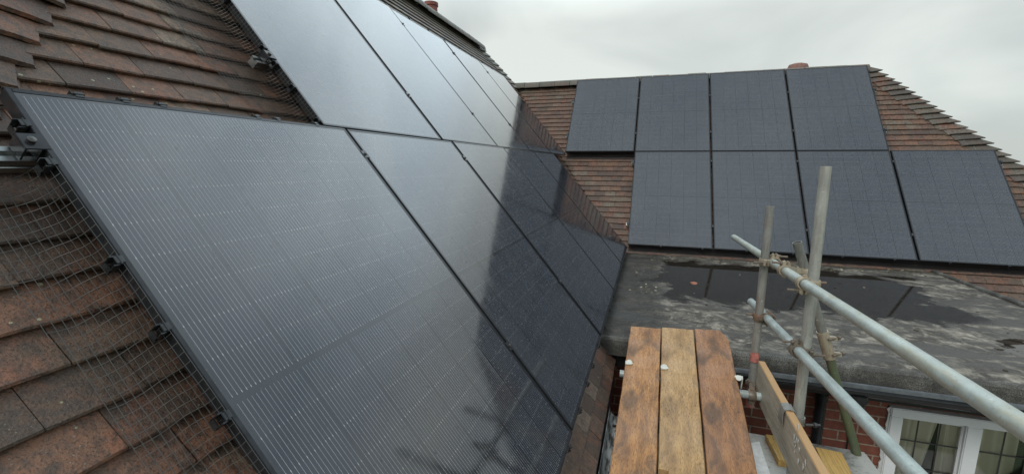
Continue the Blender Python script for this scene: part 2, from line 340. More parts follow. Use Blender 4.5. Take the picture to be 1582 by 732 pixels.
# ------------------------------------------------------------ mesh builder
def tag(o, label=None, cat=None, group=None, kind=None):
    if label: o['label'] = label
    if cat: o['category'] = cat
    if group: o['group'] = group
    if kind: o['kind'] = kind
    return o
class MB:
    def __init__(s): s.v = []; s.f = []; s.t = []; s.m = []; s.tint = (0.5, .5); s.mi = 0
    def face(s, idx): s.f.append(idx); s.t.append(s.tint); s.m.append(s.mi)
    def quad(s, *p):
        k = len(s.v); s.v += [Vector(q) for q in p]; s.face(list(range(k, k+len(p))))
    def box(s, a, b, mat=None):
        a, b = Vector(a), Vector(b); k = len(s.v)
        for z in (a.z, b.z):
            for x, y in ((a.x, a.y), (b.x, a.y), (b.x, b.y), (a.x, b.y)):
                p = Vector((x, y, z)); s.v.append(mat @ p if mat else p)
        for q in ((3, 2, 1, 0), (4, 5, 6, 7), (0, 1, 5, 4), (1, 2, 6, 5), (2, 3, 7, 6), (3, 0, 4, 7)): s.face([k+i for i in q])
    def hexa(s, P):      # 8 points: 4 bottom, 4 top
        k = len(s.v); s.v += [Vector(q) for q in P]
        for q in ((3, 2, 1, 0), (4, 5, 6, 7), (0, 1, 5, 4), (1, 2, 6, 5), (2, 3, 7, 6), (3, 0, 4, 7)): s.face([k+i for i in q])
    def prism(s, pts, z0, z1, mat=None):
        k = len(s.v); n = len(pts)
        for z in (z0, z1):
            for x, y in pts:
                p = Vector((x, y, z)); s.v.append(mat @ p if mat else p)
        s.face([k+n-1-i for i in range(n)]); s.face([k+n+i for i in range(n)])
        for i in range(n): j = (i+1) % n; s.face([k+i, k+j, k+n+j, k+n+i])
    def tube(s, P, rad, n=8, caps=True):
        P = [Vector(p) for p in P]; k0 = len(s.v); prev = None
        for i, p in enumerate(P):
            d = (P[min(i+1, len(P)-1)]-P[max(i-1, 0)]).normalized()
            a = d.orthogonal().normalized() if prev is None else (prev-d*prev.dot(d)).normalized()
            prev = a; b = d.cross(a); rr = rad[i] if isinstance(rad, (list, tuple)) else rad
            for j in range(n):
                t = 2*math.pi*j/n; s.v.append(p+a*math.cos(t)*rr+b*math.sin(t)*rr)
        for i in range(len(P)-1):
            for j in range(n):
                q = (j+1) % n; s.face([k0+i*n+j, k0+i*n+q, k0+(i+1)*n+q, k0+(i+1)*n+j])
        if caps:
            s.face([k0+n-1-j for j in range(n)]); e = k0+(len(P)-1)*n; s.face([e+j for j in range(n)])
    def pipe(s, A, B, ro=.02415, ri=.0205, n=28, seg=1, bow=0.):      # hollow tube
        A, B = Vector(A), Vector(B); d = (B-A).normalized(); a = d.orthogonal().normalized(); b = d.cross(a); k = len(s.v)
        rings = [(A+(B-A)*i/seg, ro) for i in range(seg+1)]+[(B-(B-A)*i/seg, ri) for i in range(seg+1)]
        for p, rr in rings:
            for j in range(n):
                t = 2*math.pi*j/n; s.v.append(p+a*math.cos(t)*rr+b*math.sin(t)*rr)
        m_ = len(rings)
        for i in range(m_):
            i2 = (i+1) % m_
            for j in range(n):
                q = (j+1) % n; s.face([k+i*n+j, k+i*n+q, k+i2*n+q, k+i2*n+j])
    def build(s, name, mats, parent=None, origin=None, smooth=False, bevel=0., mw=None):
        me = bpy.data.meshes.new(name); og = Vector(origin) if origin is not None else Vector((0, 0, 0))
        me.from_pydata([v-og for v in s.v], [], s.f)
        for q in (mats if isinstance(mats, list) else [mats]): me.materials.append(q)
        uv = me.uv_layers.new(name='tint')
        for p in me.polygons:
            p.material_index = s.m[p.index]
            for li in p.loop_indices: uv.data[li].uv = s.t[p.index]
            p.use_smooth = smooth
        if bevel:
            bm = bmesh.new(); bm.from_mesh(me)
            bmesh.ops.bevel(bm, geom=[e for e in bm.edges if len(e.link_faces) == 2 and e.calc_face_angle(0) > .5], offset=bevel, segments=2, affect='EDGES', clamp_overlap=True)
            bm.to_mesh(me); bm.free()
        me.update()
        if smooth:
            try: me.set_sharp_from_angle(angle=R(40))
            except Exception: pass
        o = bpy.data.objects.new(name, me); COL.objects.link(o)
        if parent: o.parent = parent
        elif origin is not None: o.location = og
        if mw is not None: o.matrix_world = mw
        return o
def empty(name, loc=(0, 0, 0), mw=None, parent=None):
    o = bpy.data.objects.new(name, None); COL.objects.link(o); o.empty_display_size = .1
    if parent: o.parent = parent
    if mw is not None: o.matrix_world = mw
    else: o.location = loc
    return o
def copy_tree(o, parent=None):
    c = o.copy(); COL.objects.link(c)
    if parent: c.parent = parent
    for ch in list(o.children): copy_tree(ch, c)
    return c
# ------------------------------------------------------------ roof frames
TA, TB = R(50.07), R(51.59)
OA = Vector((-.2675, 1.7624, -1.1594)); OB = Vector((-1.4305, 6.4728, -1.1298))
def fr(O, U, V, Nn):
    m = Matrix.Identity(4)
    for i in range(3): m[i][0], m[i][1], m[i][2], m[i][3] = U[i], V[i], Nn[i], O[i]
    return m
FA = fr(OA, (0, 1, 0), (-math.cos(TA), 0, math.sin(TA)), (math.sin(TA), 0, math.cos(TA)))
FB = fr(OB, (1, 0, 0), (0, math.cos(TB), math.sin(TB)), (0, -math.sin(TB), math.cos(TB)))
PW, PH, G = 1.134, 1.722, .02; P = PW+G
TN = -.112       # tile top edge level below the panel face
# ------------------------------------------------------------ ground
g = MB(); g.quad((-400, -400, -5), (400, -400, -5), (400, 400, -5), (-400, 400, -5))
tag(g.build('ground', M['grass']), kind='structure')
pt = MB(); pt.box((-1.5, -2, -5.0), (5.5, 3.3, -4.96)); simple('paving', (.26, .25, .23), .7, 0, 3, .3, .2)
tag(pt.build('path', M['paving']), kind='structure')
# ------------------------------------------------------------ house
house = tag(empty('house', (0, 3.45, -5)), 'red brick house with steep brown clay tiled roofs and a flat felt roof between them', 'house')
HW = Matrix.Translation((0, -3.45, 5))
def hb(mb, name, mats, **k):
    o = mb.build(name, mats, **k); o.parent = house; o.matrix_parent_inverse = Matrix.Translation((0, -3.45, 5)); return o
def sub(mb, name, mats, par, **k):
    o = mb.build(name, mats, **k); o.parent = par; o.matrix_parent_inverse = Matrix.Identity(4); return o

def tile_field(F, rows, ulim, gauge, v0, wid=.165, offs=0.):
    mb = MB(); rng = random.Random(5)
    for k in range(*rows):
        v = v0+k*gauge; lo, hi = ulim(v+.04)
        if hi <= lo: continue
        sh = offs+(wid/2 if k % 2 else 0); i0 = int(math.floor((lo-sh)/wid))
        wav = rng.uniform(-.002, .002)
        for i in range(i0, int(math.ceil((hi-sh)/wid))+1):
            a, b = i*wid+sh+.0012, (i+1)*wid+sh-.0012
            a += rng.uniform(-.001, .001); b += rng.uniform(-.001, .001)
            a = max(a, lo); b = min(b, hi)
            if b-a < .02: continue
            mb.tint = (min(1, max(0, rng.gauss(.52, .33))), rng.random())
            dv = rng.uniform(-.003, .003)+wav; l1, l2 = rng.uniform(-.0012, .0018), rng.uniform(-.0012, .0018)
            sk = rng.uniform(-.002, .002); cam_ = rng.uniform(.0003, .0022); tk = .0125
            v1, v2 = v+dv, v+.125
            nb = TN; nt_ = TN-.020
            mid = (a+b)/2
            def pt(u, vv, n): return F @ Vector((u, vv, n))
            k0 = len(mb.v); c = .0035          # slightly rounded lower edge
            for (u, l, cc) in ((a, l1, 0), (mid, (l1+l2)/2, cam_), (b, l2, 0)):
                s_ = sk*(1 if u == a else -1 if u == b else 0)
                mb.v += [pt(u, v1+s_, nb+l-tk+cc), pt(u, v1+s_-.001, nb+l-c+cc), pt(u, v1+s_+c, nb+l+cc), pt(u, v2, nt_+cc*.6)]
                mb.v += [pt(u, v2, nt_-tk)]
            for j in (0, 1):
                q = k0+j*5
                for s0 in range(4): mb.face([q+s0, q+5+s0, q+6+s0, q+s0+1])
            mb.face([k0+4, k0+3, k0+2, k0+1, k0]); mb.face([k0+10+z for z in (0, 1, 2, 3, 4)])
    return mb
tnA, tnB = math.tan(TA), math.tan(TB)
def pA(u, v, n=TN): return FA @ Vector((u, v, n))
def pB(u, v, n=TN): return FB @ Vector((u, v, n))
# valley on tile planes: for A given v -> z -> y on B plane
B0 = pB(0, 0); A0 = pA(0, 0)
def valA(v): z = pA(0, v).z; return (B0.y+(z-B0.z)/tnB)-OA.y
def valB(v): z = pB(0, v).z; return (A0.x-(z-A0.z)/tnA)-OB.x
VR_A, VR_B = 4.40, 3.49
hipn = lambda v: -1.20+.655*(v-1.88)
hipf = lambda v: 6.24+.643*(VR_A-v)
def limA(v):
    lo = hipn(v); hi = min(valA(v)+.03, hipf(v)) if v > 3.3 else valA(v)+.03
    if v < -.06: hi = min(hi, 1.42)
    return lo, hi
hipb = lambda v: 4.72+.664*(3.40-v)
def limB(v):
    lo = valB(v)-.03
    if v < -.19: lo = 3.35-OB.x+.005
    return lo, hipb(v)
vA0 = 1.099-.0985*14
roofA = hb(tile_field(FA, (0, 48), limA, .0985, vA0, offs=-1.0085+.0825), 'roof', M['tile_near'])
tag(roofA, 'near roof slope of weathered brown clay tiles on the left')
roofB = hb(tile_field(FB, (0, 46), limB, .1, -1.19), 'roof', M['tile_back'])
tag(roofB, 'back roof slope of reddish clay tiles facing the viewer')
ul = MB()      # boarding beneath the tiles, and the far slopes
def slab(ps, n, th=.05):
    n = Vector(n)*th; ps = [Vector(p) for p in ps]; k = len(ul.v); m_ = len(ps)
    ul.v += ps+[p-n for p in ps]; ul.face(list(range(k, k+m_))); ul.face([k+m_+m_-1-i for i in range(m_)])
    for i in range(m_): j = (i+1) % m_; ul.face([k+j, k+i, k+m_+i, k+m_+j])
D_ = TN-.045
vlo = vA0+.02
slab([pA(hipn(vlo), vlo, D_), pA(1.42, vlo, D_), pA(1.42, -.05, D_), pA(valA(-.05), -.05, D_), pA(valA(3.45), 3.45, D_), pA(hipf(3.55), 3.55, D_), pA(hipf(VR_A), VR_A, D_), pA(hipn(VR_A), VR_A, D_)], FA.col[2][:3])
slab([pB(valB(-.19), -.19, D_), pB(3.35-OB.x, -.19, D_), pB(3.35-OB.x, -1.17, D_), pB(hipb(-1.17), -1.17, D_), pB(hipb(VR_B), VR_B, D_), pB(valB(VR_B), VR_B, D_)], FB.col[2][:3])
hb(ul, 'roof_boarding', M['underlay'])
fs = MB(); fs.tint = (.4, .3)
rA0, rA1 = pA(hipn(VR_A), VR_A), pA(hipf(VR_A), VR_A); rB0, rB1 = pB(valB(VR_B), VR_B), pB(hipb(VR_B), VR_B)
def down(p, dx, dy, h=3.6): return (p.x+dx*h/1.19, p.y+dy*h/1.19, p.z-h)
fs.quad(rA0, rA1, down(rA1, -1, 1), down(rA0, -1, -1))                    # far slope of the left roof
fs.quad(rA1, down(rA1, 1, 1, .75), down(rA1, 1, 1, 1.0), down(rA1, -1, 1))
e0 = pA(hipn(vlo), vlo)
fs.quad(rA0, down(rA0, -1, -1, rA0.z-e0.z), e0)
fs.quad(rB0, rB1, down(rB1, 1, 1), down(rB0, 0, 1))                    # far slope of the back roof
e1 = pB(hipb(-1.17), -1.17)
fs.quad(rB1, e1, down(rB1, 1, 1, rB1.z-e1.z))
hb(fs, 'roof', M['tile_near'])['label'] = 'far slopes of the roofs beyond the ridges'
# ridge tiles
def ridge(p0, p1, name, rad=.115, ln=.30):
    mb = MB(); rng = random.Random(3); d = (p1-p0); n = int(d.length/ln); d.normalize(); sd_ = d.cross(Vector((0, 0, 1))).normalized()
    for i in range(n+1):
        if i == n: a, b = p0+d*ln*i, p1
        else: a, b = p0+d*ln*i, p0+d*ln*(i+1)
        if (b-a).length < .05: continue
        mb.tint = (rng.random(), rng.random()); o = Vector((0, 0, rng.uniform(-.006, .006)-.04)); gp = d*.004
        k = len(mb.v); m_ = 11
        for q, rr in ((a+gp, rad), (a+gp, rad-.014), (b-gp, rad-.014), (b-gp, rad)):
            for j in range(m_):
                t = math.pi*(j/(m_-1)); mb.v.append(q+o+sd_*math.cos(t)*rr*1.05+Vector((0, 0, 1))*math.sin(t)*rr)
        for s0 in range(4):
            s1 = (s0+1) % 4
            for j in range(m_-1): mb.face([k+s0*m_+j, k+s0*m_+j+1, k+s1*m_+j+1, k+s1*m_+j])
    o = hb(mb, name, M['tile_hip'], smooth=True); return o
tag(ridge(rA0, rA1+Vector((0, .05, 0)), 'ridge_tiles'), 'mossy ridge tiles along the near roof')
tag(ridge(rB0-Vector((.1, 0, 0)), rB1, 'ridge_tiles'), 'ridge tiles along the back roof')
def bonnets(p0, p1, a, b, name, gauge_z, wid=.20, skip=0, lift=.062, ext=.035, mat='tile_hip'):
    """hip tiles from top p0 down to p1; a, b point level along the two slopes away from the hip"""
    mb = MB(); rng = random.Random(11); d = p1-p0; n = int(-d.z/gauge_z); a, b = Vector(a), Vector(b); hd = d.normalized(); up = Vector((0, 0, 1))
    nrm = (up-hd*hd.dot(up)).normalized()
    for i in range(skip, n):
        C = p0+d*((i+1)*gauge_z/-d.z); T = C-hd*.17
        mb.tint = (rng.random(), rng.random()); jit = rng.uniform(-.006, .006); w = wid+rng.uniform(-.012, .012)
        m_ = 10; k = len(mb.v)
        for (Q, ww, l0, l1, th) in ((C, w, .006, lift, 0), (T, w*.72, -.012, .022, 0), (T, w*.72, -.012, .022, .013), (C, w, .006, lift, .015)):
            for j in range(m_+1):
                s_ = 2*j/m_-1; e_ = abs(s_)**1.25
                p = Q+(a if s_ < 0 else b)*(ww*e_)+nrm*(l0+(l1-l0)*(1-abs(s_))**.8+jit-th)
                if Q is C: p = p+hd*ext*(1-abs(s_))
                mb.v.append(p)
        for s0 in range(4):
            s1 = (s0+1) % 4
            for j in range(m_): mb.face([k+s0*(m_+1)+j, k+s1*(m_+1)+j, k+s1*(m_+1)+j+1, k+s0*(m_+1)+j+1])
    return hb(mb, name, M[mat])
gz = .0985*math.sin(TA)
tag(bonnets(rA1, pA(hipf(3.5), 3.5), (0, -1, 0), (-1, 0, 0), 'hip_tiles', gz), 'stepped hip tiles at the far end of the near roof')
tag(bonnets(rA0, e0, (0, 1, 0), (-1, 0, 0), 'hip_tiles', gz, .187, mat='tile_near'), 'mossy hip tiles at the near end of the near roof')
tag(bonnets(rB1, e1, (-1, 0, 0), (0, 1, 0), 'hip_tiles', .1*math.sin(TB), .21, lift=.10, ext=.07), 'jagged grey hip tiles down the right edge of the back roof')
# flat roof
ft = MB(); ZF = -1.27
ft.box((-.55, 3.20, ZF-.14), (3.35, 6.56, ZF))
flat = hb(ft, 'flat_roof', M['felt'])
fe = MB()
k = 0; segs = [(-.42, .62), (.622, 1.72), (1.722, 2.72), (2.722, 3.37)]
for x0, x1 in segs:
    pr = [(3.2, ZF+.006), (3.175, ZF+.004), (3.158, ZF-.012), (3.152, ZF-.04), (3.15, ZF-.125), (3.2, ZF-.125)]
    k0 = len(fe.v); n_ = len(pr)
    for x in (x0, x1):
        for y, z in pr: fe.v.append(Vector((x, y, z+random.uniform(-.002, .002))))
    fe.face([k0+n_-1-i for i in range(n_)]); fe.face([k0+n_+i for i in range(n_)])
    for i in range(n_): j = (i+1) % n_; fe.face([k0+i, k0+n_+i, k0+n_+j, k0+j])
o = sub(fe, 'felt_edge', M['felt_edge'], flat)
rm = MB(); rm.tube([(3.355, 3.16, ZF), (3.355, 5., ZF+.01), (3.355, 6.5, ZF)], .028, 10)
sub(rm, 'edge_roll', M['felt_edge'], flat)
# walls
wl = MB(); wl.box((-.35, 3.45, -5), (5.3, 3.65, -1.42)); wl.box((-.55, -1.2, -5), (-.33, 3.65, -1.56))
wl.box((3.6, 3.66, -5), (5.3, 6.2, -2.2))
# back wall: open the window by building round it
wl = MB()
WX0, WX1, WZ0, WZ1 = 1.655, 3.20, -2.75, -1.62
wl.box((-.33, 3.45, -5), (WX0, 3.65, -1.42)); wl.box((WX1, 3.45, -5), (5.3, 3.65, -1.42)); wl.box((WX0, 3.45, -5), (WX1, 3.65, WZ0)); wl.box((WX0, 3.45, WZ1), (WX1, 3.65, -1.42))
wl.box((-.55, -1.2, -5), (-.33, 3.65, -1.56))
hb(wl, 'wall', M['brick'])
ft2 = MB(); ft2.box((-.33, 3.205, -1.50), (3.35, 3.23, -1.395)); ft2.box((-.33, 3.231, -1.50), (3.35, 3.449, -1.485))
hb(ft2, 'fascia', M['black_paint'])
rn = MB(); rn.box((.0, 3.36, -1.63), (1.64, 3.448, -1.52)); rn.box((1.0, 3.38, -1.70), (1.14, 3.447, -1.631)) if False else None
def gutter(p0, p1, side, rad, name, mat, n=10):
    mb = MB(); p0, p1 = Vector(p0), Vector(p1); side = Vector(side); k = len(mb.v); up = Vector((0, 0, 1))
    for q in (p0, p1):
        for rr in (rad, rad-.004):
            for j in range(n+1):
                t = math.pi*j/n; mb.v.append(q+side*math.cos(t)*rr-up*math.sin(t)*rr)
        # rolled lip
    m_ = n+1
    for j in range(n):
        mb.face([k+j, k+j+1, k+2*m_+j+1, k+2*m_+j]); mb.face([k+m_+j+1, k+m_+j, k+3*m_+j, k+3*m_+j+1])
    mb.face([k, k+2*m_, k+3*m_, k+m_]); mb.face([k+n, k+m_+n, k+3*m_+n, k+2*m_+n])
    mb.tube([p0+side*rad, p1+side*rad], .006, 8)
    return mb
gt = hb(gutter((.15, 3.125, -1.385), (3.4, 3.125, -1.385), (0, -1, 0), .056, 'gutter', None), 'gutter', M['gutter_black'], smooth=True); gt['label'] = 'black rain gutter under the flat roof'
tr_ = MB(); tr_.box((.15, 3.062, -1.366), (3.4, 3.068, -1.342)); tr_.box((.15, 3.068, -1.345), (3.4, 3.085, -1.340)); simple('grey_trim', (.17, .185, .20), .25, .3, 14, .35)
sub(tr_, 'gutter_lip', M['grey_trim'], gt, bevel=.002)
ol = MB(); ol.tube([(1.335, 3.12, -1.43), (1.335, 3.12, -1.47), (1.335, 3.12, -1.475), (1.335, 3.12, -1.54)], [.05, .05, .043, .038], 16); ol.tube([(1.335, 3.12, -1.46), (1.335, 3.12, -1.472)], .054, 16)
sub(ol, 'outlet', M['gutter_black'], gt, smooth=True)
dp = MB(); dp.tube([(1.335, 3.12, -1.54), (1.33, 3.15, -1.58), (1.25, 3.34, -1.66), (1.235, 3.385, -1.70), (1.235, 3.385, -1.9), (1.235, 3.385, -5)], .034, 16)
dp2 = MB(); dp2.tube([(1.235, 3.385, -1.40), (1.235, 3.385, -5)], .034, 16)
for z in (-1.58, -2.6, -3.6): dp2.tube([(1.235, 3.385, z), (1.235, 3.385, z-.05)], .040, 16)
hb(dp2, 'downpipe', M['gutter_black'], smooth=True)
cb = MB(); cb.tube([(1.47, 3.30, -1.49), (1.475, 3.42, -1.55), (1.46, 3.44, -1.65), (1.44, 3.44, -1.75), (1.45, 3.443, -1.95), (1.44, 3.443, -2.6)], .005, 6)
hb(cb, 'cable', M['black_plastic'])
# eaves gutter of the left roof
ga = hb(gutter((-.115, -.3, -1.515), (-.115, 2.62, -1.515), (1, 0, 0), .055, 'gutter', None), 'gutter', M['gutter_pale'], smooth=True); ga['label'] = 'pale eaves gutter with wet black debris'
db = MB(); rg_ = random.Random(4)
for i in range(120):
    y = rg_.uniform(1.2, 2.6); x = -.085+rg_.gauss(0, .016); s_ = rg_.uniform(.005, .017)
    z = -1.515-math.sqrt(max(.0, .050**2-(x+.115)**2))+.004
    pts = [(math.cos(t)*s_*rg_.uniform(.5, 1.3), math.sin(t)*s_*rg_.uniform(.5, 1.5)) for t in [2*math.pi*q/7 for q in range(7)]]
    db.prism(pts, 0, s_*.7, Matrix.Translation((x, y, z)))
tag(sub(db, 'debris', M['debris_black'], ga), kind='stuff')
fa = MB(); fa.box((-.33, -.3, -1.62), (-.178, 3.1, -1.50)); hb(fa, 'fascia', M['black_paint'])
# porch roof in front of the wall
po = MB(); po.box((-.05, .3, -1.92), (1.33, 2.93, -1.70)); porch = hb(po, 'porch_roof', M['porch'], bevel=.012)
pw = MB(); pw.box((.0, .35, -5), (1.25, 2.85, -1.921)); hb(pw, 'porch_wall', M['brick'])
ps = MB(); ps.prism([(.672, 2.79), (.735, 2.83), (.725, 2.52), (.69, 2.1), (.60, 2.1), (.64, 2.5)], -1.699, -1.695)
simple('white_paint', (.62, .63, .61), .5, 0, 25, .2); sub(ps, 'painted_strip', M['white_paint'], porch)
# window
wf = MB(); y0, y1 = 3.425, 3.50
def bar(x0, x1, z0, z1, ya=y0, yb=y1): wf.box((x0, ya, z0), (x1, yb, z1))
wn = empty('window', (0, 0, 0)); wn.parent = house; wn.matrix_parent_inverse = Matrix.Translation((0, -3.45, 5)); wn['label'] = 'white window with leaded panes and pale curtains'
bar(1.668, 3.19, -1.692, -1.634); bar(1.668, 3.19, -2.74, -2.66); bar(1.668, 1.742, -2.66, -1.692); bar(2.086, 2.172, -2.66, -1.692); bar(2.66, 2.72, -2.66, -1.692); bar(3.13, 3.19, -2.66, -1.692)
sub(wf, 'window_frame', M['white_upvc'], wn, bevel=.006)
wf = MB(); bar(1.735, 1.752, -2.66, -1.70, 3.45, 3.475); bar(2.076, 2.092, -2.66, -1.70, 3.45, 3.475); bar(1.752, 2.076, -1.712, -1.695, 3.45, 3.475)
sub(wf, 'sash', M['white_upvc'], wn, bevel=.004)
ck = MB(); zz = -2.7; pts = []
while zz < -1.63:
    pts.append((1.655-random.uniform(-.004, .014), zz)); zz += .03
pts = pts+[(1.669, -1.63), (1.669, -2.7)]
ck.prism(pts, 0, .01, Matrix(((1, 0, 0, 0), (0, 0, 1, 3.438), (0, 1, 0, 0), (0, 0, 0, 1)))); sub(ck, 'sealant', M['white_paint'], wn)
for x0, x1 in ((1.742, 2.086), (2.172, 2.66), (2.72, 3.13)):
    pn = MB(); pn.box((x0, 3.462, -2.66), (x1, 3.466, -1.692)); pane = sub(pn, 'pane', M['pane'], wn)
ld = MB()
for xs in ((1.843, 1.965), (2.305, 2.43, 2.55), (2.85, 2.99)):
    for x in xs: ld.box((x-.004, 3.458, -2.66), (x+.004, 3.4615, -1.692))
for (xa_, xb_) in ((1.742, 2.086), (2.172, 2.66), (2.72, 3.13)):
    for z in (-1.872, -2.073, -2.27, -2.47): ld.box((xa_, 3.4565, z-.004), (xb_, 3.4613, z+.004))
sub(ld, 'leading', M['lead_came'], wn)
cu = MB(); 
def curtain(x0, x1, amp, fold, lean):
    n_ = 60; k = len(cu.v)
    for j, z in enumerate([-2.7+.1*q for q in range(12)]):
        for i in range(n_+1):
            s_ = i/n_; x = x0+(x1-x0)*s_+lean*(z+1.65)*s_; cu.v.append(Vector((x, 3.51+amp*math.sin(fold*s_*math.tau+.6*math.sin(z*3)+2*math.sin(s_*5)), z)))
    for j in range(11):
        for i in range(n_): q = k+j*(n_+1)+i; cu.face([q, q+1, q+n_+2, q+n_+1])
curtain(1.70, 2.0, .02, 3.5, .14); curtain(1.99, 2.14, .018, 2.5, -.10); curtain(2.17, 2.40, .02, 3, .0); curtain(2.9, 3.2, .02, 4, 0)
sub(cu, 'curtain', M['curtain'], wn, smooth=True)
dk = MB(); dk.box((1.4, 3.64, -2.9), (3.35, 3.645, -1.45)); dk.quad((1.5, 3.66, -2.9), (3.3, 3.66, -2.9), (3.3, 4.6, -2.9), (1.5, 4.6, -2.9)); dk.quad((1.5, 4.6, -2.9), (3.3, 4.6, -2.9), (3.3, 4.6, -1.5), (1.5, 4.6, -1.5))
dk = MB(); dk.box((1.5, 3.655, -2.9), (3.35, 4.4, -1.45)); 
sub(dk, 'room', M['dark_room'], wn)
# chimney
ch = MB(); ch.box((-4.45, 7.45, -2), (-3.85, 8.0, 2.38)); ch.box((-4.48, 7.42, 2.381), (-3.82, 8.03, 2.46)); chim = hb(ch, 'chimney', M['brick'])
def pot(c, rad, h, name='chimney_pot'):
    mb = MB(); prof = [(rad*1.12, 0), (rad, .05), (rad*.96, h-.06), (rad*1.1, h-.055), (rad*1.1, h), (rad*.9, h), (rad*.86, h-.1), (rad*.86, .02)]
    n = 24; k = len(mb.v)
    for rr, z in prof:
        for j in range(n): t = math.tau*j/n; mb.v.append(Vector((c[0]+rr*math.cos(t), c[1]+rr*math.sin(t), c[2]+z)))
    for i in range(len(prof)-1):
        for j in range(n): q = (j+1) % n; mb.face([k+i*n+j, k+i*n+q, k+(i+1)*n+q, k+(i+1)*n+j])
    mb.face([k+(len(prof)-1)*n+j for j in range(n)])
    return mb
sub(pot((-4.0, 7.72, 2.46), .118, .44), 'chimney_pot', M['terracotta'], chim, smooth=True)
sub(pot((-4.26, 7.70, 2.46), .11, .40), 'chimney_pot', M['terracotta'], chim, smooth=True)
# stub of a ridge vent behind the back ridge
vt = pot((2.60, 9.0, 1.22), .115, .48); rv = MB()
prof = [(.16, 1.50), (.16, 1.69), (.14, 1.735), (.07, 1.757), (.0, 1.76)]
n = 20; k = 0
for rr, z in prof:
    for j in range(n): t = math.tau*j/n; rv.v.append(Vector((2.33+rr*math.cos(t), 9.05+rr*math.sin(t)*.8, z-.01)))
for i in range(4):
    for j in range(n): q = (j+1) % n; rv.face([i*n+j, i*n+q, (i+1)*n+q, (i+1)*n+j])
simple('vent_clay', (.25, .135, .11), .75, 0, 30, .3, .3); hb(rv, 'ridge_vent', M['vent_clay'], smooth=True)
lf = MB(); lf.prism([(math.cos(t)*.035*(1+.3*math.sin(3*t)), math.sin(t)*.03) for t in [math.tau*q/9 for q in range(9)]], 0, .004, Matrix.Translation((.512, 4.99, ZF+.004)) @ Matrix.Rotation(.3, 4, 'X'))
tag(lf.build('leaf', M['leaf_brown'], origin=(.512, 4.99, ZF)), 'single reddish brown leaf lying in the puddle on the flat roof', 'leaf')
mo = MB(); rg_ = random.Random(9)
for i in range(420):
    if i < 300: x = rg_.uniform(-.1, 3.2); y = 6.32+rg_.gauss(0, .07)-(.0 if x > .3 else .1)
    elif i < 330: x = rg_.uniform(.1, 3.2); y = rg_.uniform(3.4, 6.2)
    else: x = rg_.gauss(.0, .1); y = rg_.uniform(4.4, 6.3)
    if not -.15 < x < 3.3: continue
    s_ = rg_.choice((.004, .006, .008, .013)); 
    mo.tint = (rg_.random(), rg_.random())
    pts = [(math.cos(t)*s_*rg_.uniform(.6, 1.3), math.sin(t)*s_*rg_.uniform(.6, 1.3)) for t in [math.tau*q/6 for q in range(6)]]
    mo.prism(pts, 0, s_*.6, Matrix.Translation((x, min(y, 6.48), ZF-.001)))
t = Mt('moss'); t.set(col=t.ramp(t.tint(0), [(0., (.04, .034, .024)), (.6, (.11, .10, .06)), (.85, (.30, .27, .20)), (1., (.40, .38, .30))]), rough=.9)
tag(mo.build('moss', t.m), 'crumbs of moss and grit scattered on the flat roof', 'moss', kind='stuff')

# ------------------------------------------------------------ solar panels
proto = empty('solar_panel')
fm = MB(); d = .035; w = .0115
fm.box((0, 0, -d), (w, PH, 0)); fm.box((PW-w, 0, -d), (PW, PH, 0)); fm.box((w, 0, -d), (PW-w, w, -.0002)); fm.box((w, PH-w, -d), (PW-w, PH, -.0002))
fo = fm.build('panel_frame', M['black_frame'], parent=proto, bevel=.0012)
gm = MB(); gm.box((w-.001, w-.001, -.0065), (PW-w+.001, PH-w+.001, -.0014)); go = gm.build('glass', M['panel'], parent=proto)
bk = MB(); bk.box((w, w, -.0105), (PW-w, PH-w, -.0067)); bo = bk.build('backsheet', M['black_plastic'], parent=proto)
UO = -.136
ordn = ['nearest', 'second', 'third', 'fourth', 'farthest']
specs = []
lowA = ['large foreground solar panel with clear silver wires, lower row of the left roof',
        'solar panel just beyond the big foreground one, lower row of the left roof',
        'half bright half dark solar panel, middle of the lower row, left roof',
        'dark solar panel, fourth from the viewer in the lower row, left roof',
        'dark solar panel mirroring red tiles, farthest in the lower row, left roof']
upA = ['pale rain speckled solar panel beside bare tiles, nearest in the upper row, left roof',
       'streaked pale solar panel, second from the viewer in the upper row, left roof',
       'pale solar panel below the ridge, middle of the upper row, left roof',
       'bright solar panel with dark lower corner, fourth in the upper row, left roof',
       'solar panel ending at the valley, farthest in the upper row of the left roof']
for i in range(5): specs.append((FA, (i-1)*P+G/2, 0, lowA[i], 'solar panels on the left roof'))
for i in range(5): specs.append((FA, UO+i*P+(G/2 if i else 0), PH+.008, upA[i], 'solar panels on the left roof'))
for i, lb in enumerate(['leftmost solar panel of the back roof, bare red tiles left of and below it', 'upper row solar panel of the back roof, second from the left', 'upper row solar panel of the back roof, third from the left',
                        'upper row solar panel at the right end of the back roof beside hip tiles']):
    specs.append((FB, i*P+G/2, PH+.008, lb, 'solar panels on the back roof'))
for i, lb in enumerate(['lower row solar panel at the left end of the back roof beside red tiles', 'lower row solar panel of the back roof behind the short scaffold pole', 'lower row solar panel of the back roof behind the tall scaffold pole',
                        'lowest rightmost solar panel of the back roof, running out of the picture']):
    specs.append((FB, (i+1)*P+G/2, 0, lb, 'solar panels on the back roof'))
for i, (F, uu, vv, lb, gr) in enumerate(specs):
    o = proto if i == 0 else copy_tree(proto)
    rz = random.Random(i)
    o.matrix_world = F @ Matrix.Translation((uu, vv, rz.uniform(-.002, .002))) @ Matrix.Rotation(rz.uniform(-.0015, .0015), 4, 'X')
    tag(o, lb, 'solar panel', gr)
